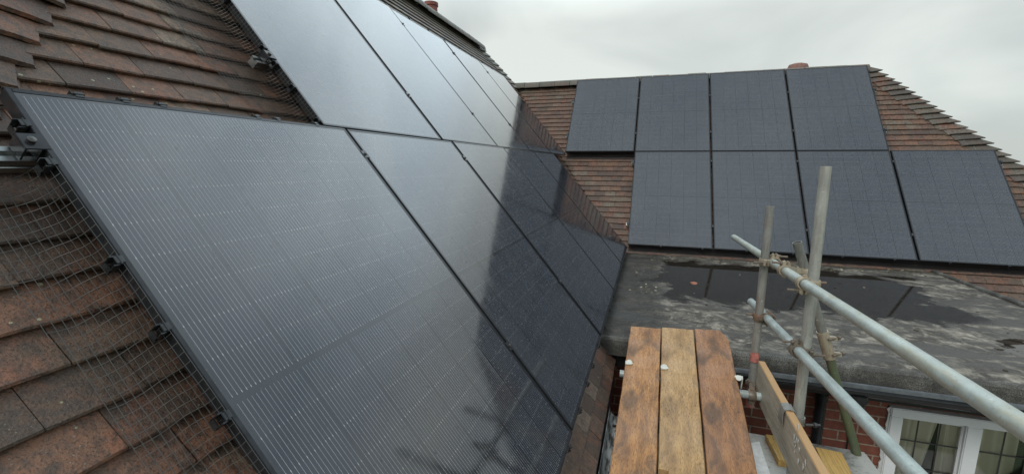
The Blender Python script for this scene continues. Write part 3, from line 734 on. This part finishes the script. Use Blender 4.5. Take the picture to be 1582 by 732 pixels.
# ------------------------------------------------------------ rails with clamps
def rail(F, v, u0, u1, mids, ends, label, group):
    root = tag(empty('mounting_rail', mw=F @ Matrix.Translation((u0, v, -.036))), label, 'rail', group); Ln = u1-u0
    mb = MB()
    prof = [(-.020, -.042), (.020, -.042), (.020, -.026), (.016, -.024), (.016, -.020), (.020, -.018), (.020, -.002), (.007, -.002), (.007, -.012), (-.007, -.012), (-.007, -.002), (-.020, -.002), (-.020, -.018), (-.016, -.020), (-.016, -.024), (-.020, -.026)]
    n_ = len(prof); 
    for x in (0, Ln):
        for y, z in prof: mb.v.append(Vector((x, y, z)))
    for i in range(n_): j = (i+1) % n_; mb.face([i, n_+i, n_+j, j])
    mb.face(list(range(n_))); mb.face([2*n_-1-i for i in range(n_)])
    mb.build('rail_profile', M['aluminium'], parent=root)
    for uu in mids:
        c = MB(); x = uu-u0; c.box((x-.019, -.021, .0365), (x+.019, .021, .0400)); c.box((x-.008, -.021, -.002), (x+.008, .021, .0363))
        co = c.build('clamp', M['black_frame'], parent=root, bevel=.001)
        b_ = MB(); b_.tube([(x, 0, .040), (x, 0, .0455)], .0075, 12); b_.tube([(x, 0, .0455), (x, 0, .0475)], [.006, .003], 12); b_.build('bolt', M['bolt_steel'], parent=co, smooth=True)
    for uu, sgn in ends:
        c = MB(); x = uu-u0; s_ = sgn
        c.box((min(x-s_*.010, x+s_*.034), -.022, .0365), (max(x-s_*.010, x+s_*.034), .022, .0400)); c.box((min(x+s_*.002, x+s_*.006), -.022, -.002), (max(x+s_*.002, x+s_*.006), .022, .0363)); c.box((min(x+s_*.030, x+s_*.034), -.022, .002), (max(x+s_*.030, x+s_*.034), .022, .0363))
        co = c.build('clamp', M['black_frame'], parent=root, bevel=.001)
        b_ = MB(); b_.tube([(x+s_*.017, 0, .040), (x+s_*.017, 0, .047)], .008, 12); b_.tube([(x+s_*.017, 0, .047), (x+s_*.017, 0, .0485)], [.007, .003], 12); b_.build('bolt', M['bolt_steel'], parent=co, smooth=True)
    for q in range(int(Ln/1.2)+1):      # roof hooks reach under the tiles
        x = .25+q*1.2
        if x > Ln-.05: break
        h = MB(); h.box((x-.015, -.026, -.072), (x+.015, -.0205, -.002)); h.box((x-.015, -.026, -.078), (x+.015, .09, -.0725)); h.build('roof_hook', M['bolt_steel'], parent=root)
gA, gB = 'mounting rails of the left roof', 'mounting rails of the back roof'
rail(FA, 1.567, -1.285, 3*P+PW+.03, [0, P, 2*P, 3*P], [(-P+G/2, -1)], 'silver rail with black clamp sticking out at the foreground panel top corner', gA)
rail(FA, .466, -1.20, 3*P+PW+.03, [0, P, 2*P, 3*P], [(-P+G/2, -1)], 'lower mounting rail under the lower row of panels on the left roof', gA)
uu = [UO+i*P+.0 for i in range(1, 5)]
rail(FA, 2.125, UO-.065, UO+5*P, uu, [(UO, -1)], 'silver mounting rail end beside the bare tiles under the upper row of panels', gA)
rail(FA, 3.235, UO-.06, UO+5*P, uu, [(UO, -1)], 'top mounting rail under the upper row near the ridge of the left roof', gA)
rail(FB, 2.112, -.035, 4*P+.04, [P, 2*P, 3*P], [(G/2, -1), (4*P-G/2, 1)], 'mounting rail under the upper row of the back roof, lower of its two', gB)
rail(FB, 2.925, -.035, 4*P+.04, [P, 2*P, 3*P], [(G/2, -1), (4*P-G/2, 1)], 'topmost mounting rail of the back roof near its ridge', gB)
rail(FB, 1.525, P-.03, 5*P+.04, [2*P, 3*P, 4*P], [(P+G/2, -1), (5*P-G/2, 1)], 'mounting rail under the lower row of the back roof, upper of its two', gB)
rail(FB, .36, P-.04, 5*P+.04, [2*P, 3*P, 4*P], [(P+G/2, -1), (5*P-G/2, 1)], 'lowest mounting rail of the back roof just above the flat roof', gB)
# ------------------------------------------------------------ bird netting
def netting(F, prof_at, length, pitch, name, label, group, wr=.0007, amp=.004, seed=1, cell=None, clips=(), trim=None, mat='net_wire'):
    """prof_at(s) -> list of (offset, n) along the section; s runs along the edge; F maps (s-dir, off-dir, n)"""
    root = tag(empty(name, mw=F), label, 'netting', group)
    ns = int(length/pitch); grid = []
    for i in range(ns+1):
        s_ = i*pitch; pf = prof_at(s_); out = []
        # resample by arc length
        acc = [0.]
        for a, b in zip(pf, pf[1:]): acc.append(acc[-1]+math.hypot(b[0]-a[0], b[1]-a[1]))
        cl = cell or pitch; nn = int(acc[-1]/cl)
        for j in range(nn+1):
            d_ = j*cl; k = 0
            while k < len(acc)-2 and acc[k+1] < d_: k += 1
            t_ = (d_-acc[k])/max(1e-6, acc[k+1]-acc[k]); q = (pf[k][0]+(pf[k+1][0]-pf[k][0])*t_, pf[k][1]+(pf[k+1][1]-pf[k][1])*t_)
            nv = noise.noise_vector(Vector((s_*5+seed, j*.22, seed*3.1)))*amp*min(1., j/2+.2)
            ds = noise.noise(Vector((s_*2.5, j*.15, seed+7.)))*amp*2.2
            out.append(Vector((s_+nv.x+ds, q[0]+nv.y, q[1]+abs(nv.z))))
        grid.append(out)
    mb = MB(); nmax = max(len(c) for c in grid)
    for c in grid:
        if len(c) > 1: mb.tube(c, wr, 4, False)
    for j in range(nmax):
        run = []
        for c in grid:
            if j < len(c): run.append(c[j])
            else:
                if len(run) > 1: mb.tube(run, wr, 4, False)
                run = []
        if len(run) > 1: mb.tube(run, wr, 4, False)
    mb.build('mesh_wires', M[mat], parent=root)
    for s_ in clips:
        c = MB(); a = s_
        c.prism([(a-.009, -.004), (a+.009, -.004), (a+.009, .014), (a-.009, .014)], .0018, .0040)
        c.prism([(a-.009, .0055), (a+.009, .0055), (a+.009, .0145), (a-.009, .0145)][0:0] or [(a-.0125, .004), (a+.0125, .004), (a+.0125, .0075), (a-.0125, .0075)], -.03, .0055)
        c.prism([(a-.0125, .0075), (a-.0095, .0075), (a-.0095, .020), (a-.0125, .020)], -.026, .001)
        c.prism([(a+.0095, .0075), (a+.0125, .0075), (a+.0125, .020), (a+.0095, .020)], -.026, .001)
        c.prism([(a-.0125, .0165), (a+.0125, .0165), (a+.0125, .020), (a-.0125, .020)], -.034, -.018)
        c.build('mesh_clip', M['clip_steel'], parent=root, bevel=.0008)
    return root
def sub_frame(F, o, S_, O_):      # local axes: X along edge, Y outward, Z = N
    Nn = F.col[2].to_3d(); return fr(F @ Vector(o), (F.to_3x3() @ Vector(S_)), (F.to_3x3() @ Vector(O_)), Nn)
gN = 'bird netting round the solar panels'
def prof_left(s_):
    w = .135+.012*math.sin(s_*4+1)+.01*math.sin(s_*11)
    return [(.002, .001), (.008, -.016), (.020, -.048), (.034, -.070), (.054, -.086), (.080, -.096), (w*.78, -.100), (w, -.101)]
# left edge of foreground panel; s runs up the slope from v=0
F1 = sub_frame(FA, (-P+G/2, 0, 0), (0, 1, 0), (-1, 0, 0))
netting(F1, prof_left, 1.53, .0235, 'bird_netting', 'grid of fine dark netting draped from the foreground panel edge onto the brown tiles', gN, wr=.00065, amp=.006, seed=2, cell=.015, clips=(.30, .57, .843, 1.069, 1.246, 1.512, 1.62))
def prof_u(s_):
    w = .27+.02*math.sin(s_*3)
    if s_ < .36: w = .13+s_*.40
    return [(.002, .001), (.006, -.02), (.012, -.05), (.032, -.075), (.07, -.090), (.12, -.098), (w*.8, -.100), (w, -.100)]
F2 = sub_frame(FA, (UO, PH+G, 0), (0, 1, 0), (-1, 0, 0))
netting(F2, prof_u, 1.72, .0165, 'bird_netting', 'netting curving from the upper row edge onto the bare tiles at the top left', gN, wr=.0007, amp=.006, seed=5, clips=(.015, .205, .34, .43, .72, 1.1, 1.5))
# clips along the top edge of the foreground panel
clT = sub_frame(FA, (-P+G/2, PH, 0), (1, 0, 0), (0, 1, 0))
def prof_top(s_): return [(.002, .001), (.004, -.02), (.006, -.05), (.012, -.085)]
netting(clT, prof_top, 1.0, .0235, 'bird_netting', 'short strip of netting clipped along the top edge of the foreground panel', gN, clips=(.137, .240, .336, .664, .757, .96))
def prof_bot(s_): return [(.002, .001), (.005, -.02), (.010, -.055), (.022, -.085), (.045, -.100), (.075, -.103)]
F3 = fr(FA @ Vector((3*P+PW, 0, 0)), (0, -1, 0), FA.to_3x3() @ Vector((0, -1, 0)), FA.col[2].to_3d())
netting(F3, prof_bot, 5*P-.05, .0165, 'bird_netting', 'dark netting under the bottom edge of the lower row of the left roof', gN, wr=.0008, amp=.003, seed=8, cell=.015,
        clips=[5*P-.02-x for x in (.35, .75, 1.05, 1.35, 1.62, 1.85, 2.15, 2.5, 2.9, 3.3, 3.8, 4.3, 4.9)])
def prof_topA(s_): return [(.002, .001), (.006, -.03), (.012, -.085)]
F4 = sub_frame(FA, (UO, 2*PH+G, 0), (1, 0, 0), (0, 1, 0))
netting(F4, prof_topA, 5*P-.1, .024, 'bird_netting', 'netting strip along the top of the upper row just under the near ridge', gN, seed=11, clips=[.6+.42*q for q in range(12)])
def prof_bB(s_): return [(.002, .001), (.006, -.03), (.016, -.075), (.05, -.115), (.10, -.118)]
F5 = fr(FB @ Vector((5*P, 0, 0)), (-1, 0, 0), FB.to_3x3() @ Vector((0, -1, 0)), FB.col[2].to_3d())
netting(F5, prof_bB, 4*P-.02, .012, 'bird_netting', 'dark netting skirt under the bottom row of the back roof above the flat roof', gN, wr=.0022, amp=.003, seed=12, cell=.009, mat='net_black', clips=[.3+.55*q for q in range(8)])
F6 = fr(FB @ Vector((P, PH+G, 0)), (-1, 0, 0), FB.to_3x3() @ Vector((0, -1, 0)), FB.col[2].to_3d())
netting(F6, prof_bB, P-.02, .012, 'bird_netting', 'dark netting under the leftmost panel of the back roof', gN, wr=.002, seed=13, cell=.009, mat='net_black')
def prof_sB(s_): return [(.002, .001), (.006, -.03), (.014, -.075), (.05, -.10), (.10, -.100)]
F7 = sub_frame(FB, (4*P-G/2, 2*PH+G, 0), (0, -1, 0), (1, 0, 0))
netting(F7, prof_sB, PH, .024, 'bird_netting', 'netting down the right edge of the upper row on the back roof', gN, wr=.0008, amp=.006, seed=15)
F8 = sub_frame(FB, (5*P-G/2, PH, 0), (0, -1, 0), (1, 0, 0))
netting(F8, prof_sB, PH, .024, 'bird_netting', 'netting down the far right edge of the lowest panel on the back roof', gN, wr=.0008, amp=.006, seed=16)
F9 = sub_frame(FA, (UO+5*P, 2*PH+G, 0), (0, -1, 0), (1, 0, 0))
netting(F9, lambda s_: [(.002, .001), (.01, -.03), (.02, -.06)], PH, .024, 'bird_netting', 'netting along the valley edge of the upper row on the left roof', gN, wr=.0008, seed=17)

# ------------------------------------------------------------ scaffold
gS = 'scaffold tubes beside the planks'
def sc_tube(name, A, B, mat, label, extra=None, seg=1):
    A, B = Vector(A), Vector(B); mb = MB(); mb.pipe(A, B, seg=seg)
    o = mb.build(name, M[mat], origin=A, smooth=True); tag(o, label, 'scaffold tube', gS); return o
STD1 = (.70, 2.975); STD2 = (.779, 2.39)
o = sc_tube('scaffold_pole', (STD1[0]-.004, STD1[1], -1.545), (STD1[0]+.004, STD1[1]+.03, -.243), 'tube_grey', 'short weathered grey upright pole with reddish paint marks near its lower end')
pm = MB()
for z0, z1, r_ in ((-1.545, -1.47, .0245), (-1.235, -1.17, .0245)):
    pm.pipe((STD1[0]-.004, STD1[1], z0), (STD1[0]-.003, STD1[1]+.001, z1), r_, .0241)
pmo = pm.build('paint_mark', M['red_paint'], parent=o); pmo.matrix_parent_inverse = Matrix.Translation(-Vector(o.location)); 
sc_tube('scaffold_pole', (.779, 2.37, -1.70), (.778, 2.41, -.001), 'tube_cream', 'tallest upright pole, cream grey, standing on the porch roof')
sc_tube('scaffold_rail', (.745, .55, -.498), (.741, 4.28, -.632), 'tube_pale', 'upper handrail, thick pale mint tube running out at the lower right corner')
sc_tube('scaffold_rail', (.748, .60, -.792), (.741, 3.42, -.968), 'tube_pale_blue', 'lower handrail, pale grey green tube below the thicker one')
BT, BF = Vector((.809, 2.80, -.425)), Vector((1.268, 2.885, -1.70)); bm_ = BT.lerp(BF, .47)
sc_tube('scaffold_pole', BT, bm_, 'tube_dark', 'leaning dark grey tube, open top beside the tallest pole')
sc_tube('scaffold_pole', bm_+(BF-BT).normalized()*.002, BF, 'tube_green', 'leaning tube covered in green algae, foot on the porch roof')
sl = MB(); dd = (BF-BT).normalized(); sl.pipe(bm_-dd*.085, bm_+dd*.085, .0305, .0246, 20)
slo = sl.build('body', M['coupler'])
se = tag(empty('sleeve_coupler', bm_), 'rusty bolted sleeve joining the grey and green parts of the leaning tube', 'coupler', 'scaffold couplers')
slo.parent = se; slo.matrix_parent_inverse = Matrix.Translation(-bm_)
for s_ in (-.05, .05):
    q = MB(); c0 = bm_+dd*s_; q.box((.0, -.012, -.012), (.05, .012, .012), Matrix.Translation(c0+Vector((.012, -.01, 0)))); x = q.build('lug', M['coupler'], parent=se, bevel=.003); x.matrix_parent_inverse = Matrix.Translation(-bm_)
    q = MB(); q.tube([c0+Vector((.01, -.04, 0)), c0+Vector((.085, .0, .01))], .006, 8); q.tube([c0+Vector((.062, -.012, .007)), c0+Vector((.074, -.006, .008))], .012, 6); x = q.build('bolt', M['coupler_dark'], parent=se); x.matrix_parent_inverse = Matrix.Translation(-bm_)
sc_tube('scaffold_tube', (-.125, 2.80, -1.362), (.79, 2.80, -1.385), 'tube_pale_blue', 'short level tube crossing under the planks')
def coupler(pa, da, pb, db_, label, mat='coupler', swing=1.):
    """two band clamps round tubes a and b joined by a block, each with flap, T-bolt and nut"""
    pa, pb = Vector(pa), Vector(pb); da, db_ = Vector(da).normalized(), Vector(db_).normalized(); mid = (pa+pb)/2
    root = tag(empty('scaffold_coupler', mid), label, 'coupler', 'scaffold couplers'); inv = Matrix.Translation(-mid)
    def add(mb, nm, mt, par=root, **k):
        o = mb.build(nm, M[mt], **k); o.parent = par; o.matrix_parent_inverse = inv if par is root else Matrix.Identity(4); return o
    axis = (pb-pa); axis = axis.normalized() if axis.length > 1e-4 else Vector((1, 0, 0))
    for p, d_, s_ in ((pa, da, 1), (pb, db_, -1)):
        a = (axis-d_*axis.dot(d_)).normalized(); b = d_.cross(a)
        mb = MB(); n_ = 26; k = 0; hw = .021
        rings = [(-hw, .0250), (-hw, .0315), (-hw*.6, .0345), (hw*.6, .0345), (hw, .0315), (hw, .0250)]
        for z, rr in rings:
            for j in range(n_):
                t_ = math.tau*j/n_; bulge = 1+.10*max(0, math.cos(t_*s_))**4; mb.v.append(p+d_*z+(a*math.cos(t_)+b*math.sin(t_))*rr*bulge)
        for i in range(len(rings)):
            i2 = (i+1) % len(rings)
            for j in range(n_): q = (j+1) % n_; mb.face([i*n_+j, i*n_+q, i2*n_+q, i2*n_+j])
        bd = add(mb, 'band', mat, smooth=True)
        # flange with slotted lugs and a T bolt
        fl = MB(); mw = Matrix.Identity(4)
        out = (b*swing).normalized(); away = -a*s_
        for i in range(3): mw[i][0], mw[i][1], mw[i][2], mw[i][3] = out[i], away[i], d_[i], p[i]
        fl.prism([(.024, -.023), (.050, -.015), (.057, -.007), (.052, -.004), (.024, -.004)], -.017, .017, mw)
        fl.prism([(.024, .004), (.052, .004), (.057, .009), (.048, .020), (.020, .024)], -.017, .017, mw)
        fl.prism([(-.040, -.010), (-.026, -.012), (-.024, .012), (-.040, .009)], -.012, .012, mw)
        add(fl, 'lug', mat, bevel=.002)
        bt = MB(); bt.tube([mw @ Vector((.038, -.045, 0)), mw @ Vector((.038, .070, 0))], .0065, 8); bt.tube([mw @ Vector((.038, -.030, 0)), mw @ Vector((.038, -.019, 0))], .011, 4); bo_ = add(bt, 'bolt', 'coupler_dark', smooth=True)
        nu = MB(); nu.tube([mw @ Vector((.038, .017, 0)), mw @ Vector((.038, .030, 0))], .0125, 6); add(nu, 'nut', 'coupler_dark')
    bl = MB(); mw = Matrix.Identity(4); a = axis; b = da.cross(axis).normalized(); c = axis.cross(b)
    for i in range(3): mw[i][0], mw[i][1], mw[i][2], mw[i][3] = a[i], b[i], c[i], mid[i]
    h = max(.004, (pb-pa).length/2-.024); bl.box((-h, -.017, -.017), (h, .017, .017), mw); add(bl, 'saddle', mat, bevel=.003)
    return root
UPV = (0, 0, 1); YV = (0, 1, -.036); YL = (0, 1, -.062)
def ru(y): return (.7425, y, -.498-.0359*(y-.55))
def rl(y): return (.7425, y, -.792-.0624*(y-.60))
coupler((.703, 2.99, ru(2.99)[2]), UPV, (.7415+.012, 2.99, ru(2.99)[2]-.0), YV, 'clamp joining the short pole to the upper handrail', swing=-1)
coupler((.701, 2.985, rl(2.985)[2]), UPV, (.7425+.012, 2.985, rl(2.985)[2]), YL, 'clamp joining the short pole to the lower handrail', 'coupler_dark')
coupler((.778, 2.40, ru(2.40)[2]), UPV, (.7425, 2.40, ru(2.40)[2]), YV, 'clamp joining the tallest pole to the upper handrail', swing=-1)
coupler((.779, 2.385, rl(2.385)[2]), UPV, (.7425, 2.385, rl(2.385)[2]), YL, 'clamp joining the tallest pole to the lower handrail', 'coupler_dark')
bp = BT.lerp(BF, .13); coupler(tuple(bp), tuple(BF-BT), ru(2.72), YV, 'rusty clamp joining the leaning tube to the upper handrail')
coupler((.699, 2.975, -1.385), UPV, (.66, 2.80, -1.382), (1, 0, 0), 'blackened clamp holding the short pole to the level tube beside the planks', 'coupler_dark')
# planks
def bz(y): return -1.43+.164*(y-1.9)
def plank(name, xl0, xr0, xl1, xr1, yn, yf, mat, label, notch=None, chop=0., skew=0.):
    """edges given at y=1.9 and at y=3.3"""
    def ex(a, b, y): return a+(b-a)*(y-1.9)/1.4
    rng = random.Random(hash(name+label) % 999 if False else int(xl0*1000)); mb = MB(); n_ = 40; L_, Rr = [], []
    ys = [yn+(yf-yn)*i/n_ for i in range(n_+1)]
    if notch: ys = sorted(ys+[notch-.0005, notch]); n_ = len(ys)-1
    for y in ys:
        l, r_ = ex(xl0, xl1, y), ex(xr0, xr1, y)
        if notch and y < notch: l += .045
        l += noise.noise(Vector((y*7, xl0*9, 0)))*.003; r_ += noise.noise(Vector((y*7, xl0*9, 4)))*.003
        if chop and y > yf-.10: r_ -= chop*(y-(yf-.10))/.10
        L_.append((l, y)); Rr.append((r_, y+skew))
    k = len(mb.v); th = .038; cr = .004; cols = 6
    for (l, r_) in zip(L_, Rr):
        tw = noise.noise(Vector((l[1]*1.3, xl0*5, 9)))*.003
        x0, x1, y = l[0], r_[0], l[1]
        ring = [(x0, -th), (x0-.0, -cr), (x0+cr, 0)]+[(x0+(x1-x0)*c/cols, .0012*math.sin(math.pi*c/cols)) for c in range(1, cols)]+[(x1-cr, 0), (x1, -cr), (x1, -th)]
        for x, dz in ring: mb.v.append(Vector((x, y+skew*(x-x0)/(x1-x0), bz(y)+dz+tw*(x-x0)/(x1-x0))))
    m_ = cols+5
    for i in range(n_):
        for j in range(m_): q = (j+1) % m_; mb.face([k+i*m_+j, k+i*m_+q, k+(i+1)*m_+q, k+(i+1)*m_+j])
    mb.face([k+j for j in range(m_)]); mb.face([k+n_*m_+m_-1-j for j in range(m_)])
    o = mb.build(name, M[mat], origin=((xl0+xr0)/2, yn, bz(yn))); return tag(o, label, 'plank', 'scaffold planks')
plank('scaffold_board', -.111, .099, -.083, .134, .7, 3.28, 'wood_orange', 'left orange brown scaffold plank with dark knots', skew=.012)
# middle plank with the corner cut away near the viewer
plank('scaffold_board', .107, .315, .142, .362, .7, 3.315, 'wood_yellow', 'middle yellowish scaffold plank with a corner cut out near the viewer', notch=1.985, skew=.02)
plank('scaffold_board', .324, .542, .370, .590, .7, 3.345, 'wood_brown', 'right reddish brown scaffold plank with a chamfered far corner', chop=.045, skew=.02)
# pale board clips on the level tube
def bclip(x, y, rot, label):
    z = bz(y)+.0015; mw = Matrix.Translation((x, y, z)) @ Matrix.Rotation(R(9.3), 4, 'X') @ Matrix.Rotation(rot, 4, 'Z')
    root = tag(empty('board_clip', (x, y, z)), label, 'clip', 'pale board clips on the planks'); inv = Matrix.Translation((-x, -y, -z))
    a = MB(); a.prism([(-.012, -.022), (.010, -.020), (.024, -.012), (.027, .004), (.018, .010), (.020, .022), (.008, .034), (-.006, .032), (-.014, .016)], 0, .006, mw); q = a.build('hook', M['clip_pale'], bevel=.002); q.parent = root; q.matrix_parent_inverse = inv
    a = MB(); a.prism([(-.020, -.018), (-.0125, -.020), (-.0145, .018), (-.020, .018)], -.062, .007, mw); q = a.build('shank', M['clip_pale'], bevel=.0015); q.parent = root; q.matrix_parent_inverse = inv
bclip(-.073, 2.80, 0, 'pale metal clip on the left edge of the left plank')
bclip(.148, 2.80, .1, 'pale metal clip in the gap between the left and middle planks')
bclip(.583, 2.80, 3.0, 'pale metal clip on the right edge of the right plank')
# toe board
tb = MB(); n_ = 24; k = 0
for i in range(n_+1):
    y = .9+(2.93-.9)*i/n_; wv = noise.noise(Vector((y*6, 0, 0)))*.003; x = .727+noise.noise(Vector((y*1.5, 3, 0)))*.003
    for (dx, z) in ((0, -1.437), (0, -1.214+wv), (.004, -1.209+wv), (.034, -1.209+wv), (.038, -1.214+wv), (.038, -1.437)): tb.v.append(Vector((x+dx-.019, y, z)))
for i in range(n_):
    for j in range(6):
        tb.mi = 1 if j in (1, 2, 3) else 0
        q = (j+1) % 6; tb.face([i*6+j, (i+1)*6+j, (i+1)*6+q, i*6+q])
tb.mi = 1; tb.face([5-j for j in range(6)]); tb.face([n_*6+j for j in range(6)])
o = tb.build('toe_board', [M['wood_toe'], M['wood_edge']], origin=(.727, .9, -1.437)); tag(o, 'pale plank standing on edge beside the poles with white paint splashes', 'plank')
ps = MB(); rg_ = random.Random(21)
for i in range(26):
    y = rg_.choice((2.02, 2.12, 1.85, 1.7, 1.6))+rg_.gauss(0, .03); z = -1.28+rg_.gauss(0, .04); s_ = rg_.uniform(.003, .010)
    ps.prism([(math.cos(t)*s_*rg_.uniform(.5, 1.2), math.sin(t)*s_*rg_.uniform(.8, 2.6)) for t in [math.tau*q/8 for q in range(8)]], 0, .0015, fr(Vector((.7055, y, z)), (0, -1, 0), (0, 0, 1), (-1, 0, 0)))
q = ps.build('paint_splash', M['white_paint'], parent=o); q.matrix_parent_inverse = Matrix.Translation(-Vector(o.location))
# band clip holding the toe board to the tall pole
tcl = tag(empty('toe_board_clip', (.75, 2.38, -1.25)), 'galvanised curved clip over the pale edge plank at the tallest pole', 'clip'); inv = Matrix.Translation((-.75, -2.38, 1.25))
a = MB(); pr_ = [(.699, -1.29), (.697, -1.225), (.703, -1.206), (.727, -1.199), (.751, -1.206), (.758, -1.225), (.758, -1.30)]; k = 0
for y in (2.335, 2.405):
    for dx, z in pr_: a.v.append(Vector((dx, y, z)))
    for dx, z in pr_: a.v.append(Vector((dx+(.727-dx)*.1, y, z-.003)))
m_ = len(pr_)
for i in range(m_-1): a.face([i, i+1, 2*m_+i+1, 2*m_+i]); a.face([m_+i+1, m_+i, 3*m_+i, 3*m_+i+1]); a.face([i+1, i, m_+i, m_+i+1]); a.face([2*m_+i, 2*m_+i+1, 3*m_+i+1, 3*m_+i])
q = a.build('cover', M['tube_grey'], smooth=True); q.parent = tcl; q.matrix_parent_inverse = inv
a = MB(); a.pipe((.779, 2.378, -1.29), (.779, 2.378, -1.25), .031, .0245, 20); q = a.build('band', M['tube_grey'], smooth=True); q.parent = tcl; q.matrix_parent_inverse = inv
a = MB(); a.tube([(.80, 2.34, -1.27), (.87, 2.36, -1.27)], .006, 8); a.tube([(.84, 2.351, -1.27), (.853, 2.355, -1.27)], .012, 6); q = a.build('bolt', M['bolt_steel'], smooth=False); q.parent = tcl; q.matrix_parent_inverse = inv
# timber blocks on the porch roof
def block(c, sx, sy, rot, label):
    mb = MB(); mb.box((-sx/2, -sy/2, 0), (sx/2, sy/2, .040), Matrix.Rotation(rot, 4, 'Z')); o = mb.build('timber_block', M['wood_block'], bevel=.0015); o.location = (c[0], c[1], -1.699); tag(o, label, 'wood block', 'yellow timber blocks under the edge plank')
block((.88, 2.745, 0), .20, .25, .05, 'yellow timber block left of the pale edge plank')
block((1.08, 2.66, 0), .13, .30, -.1, 'yellow timber block right of the pale edge plank')
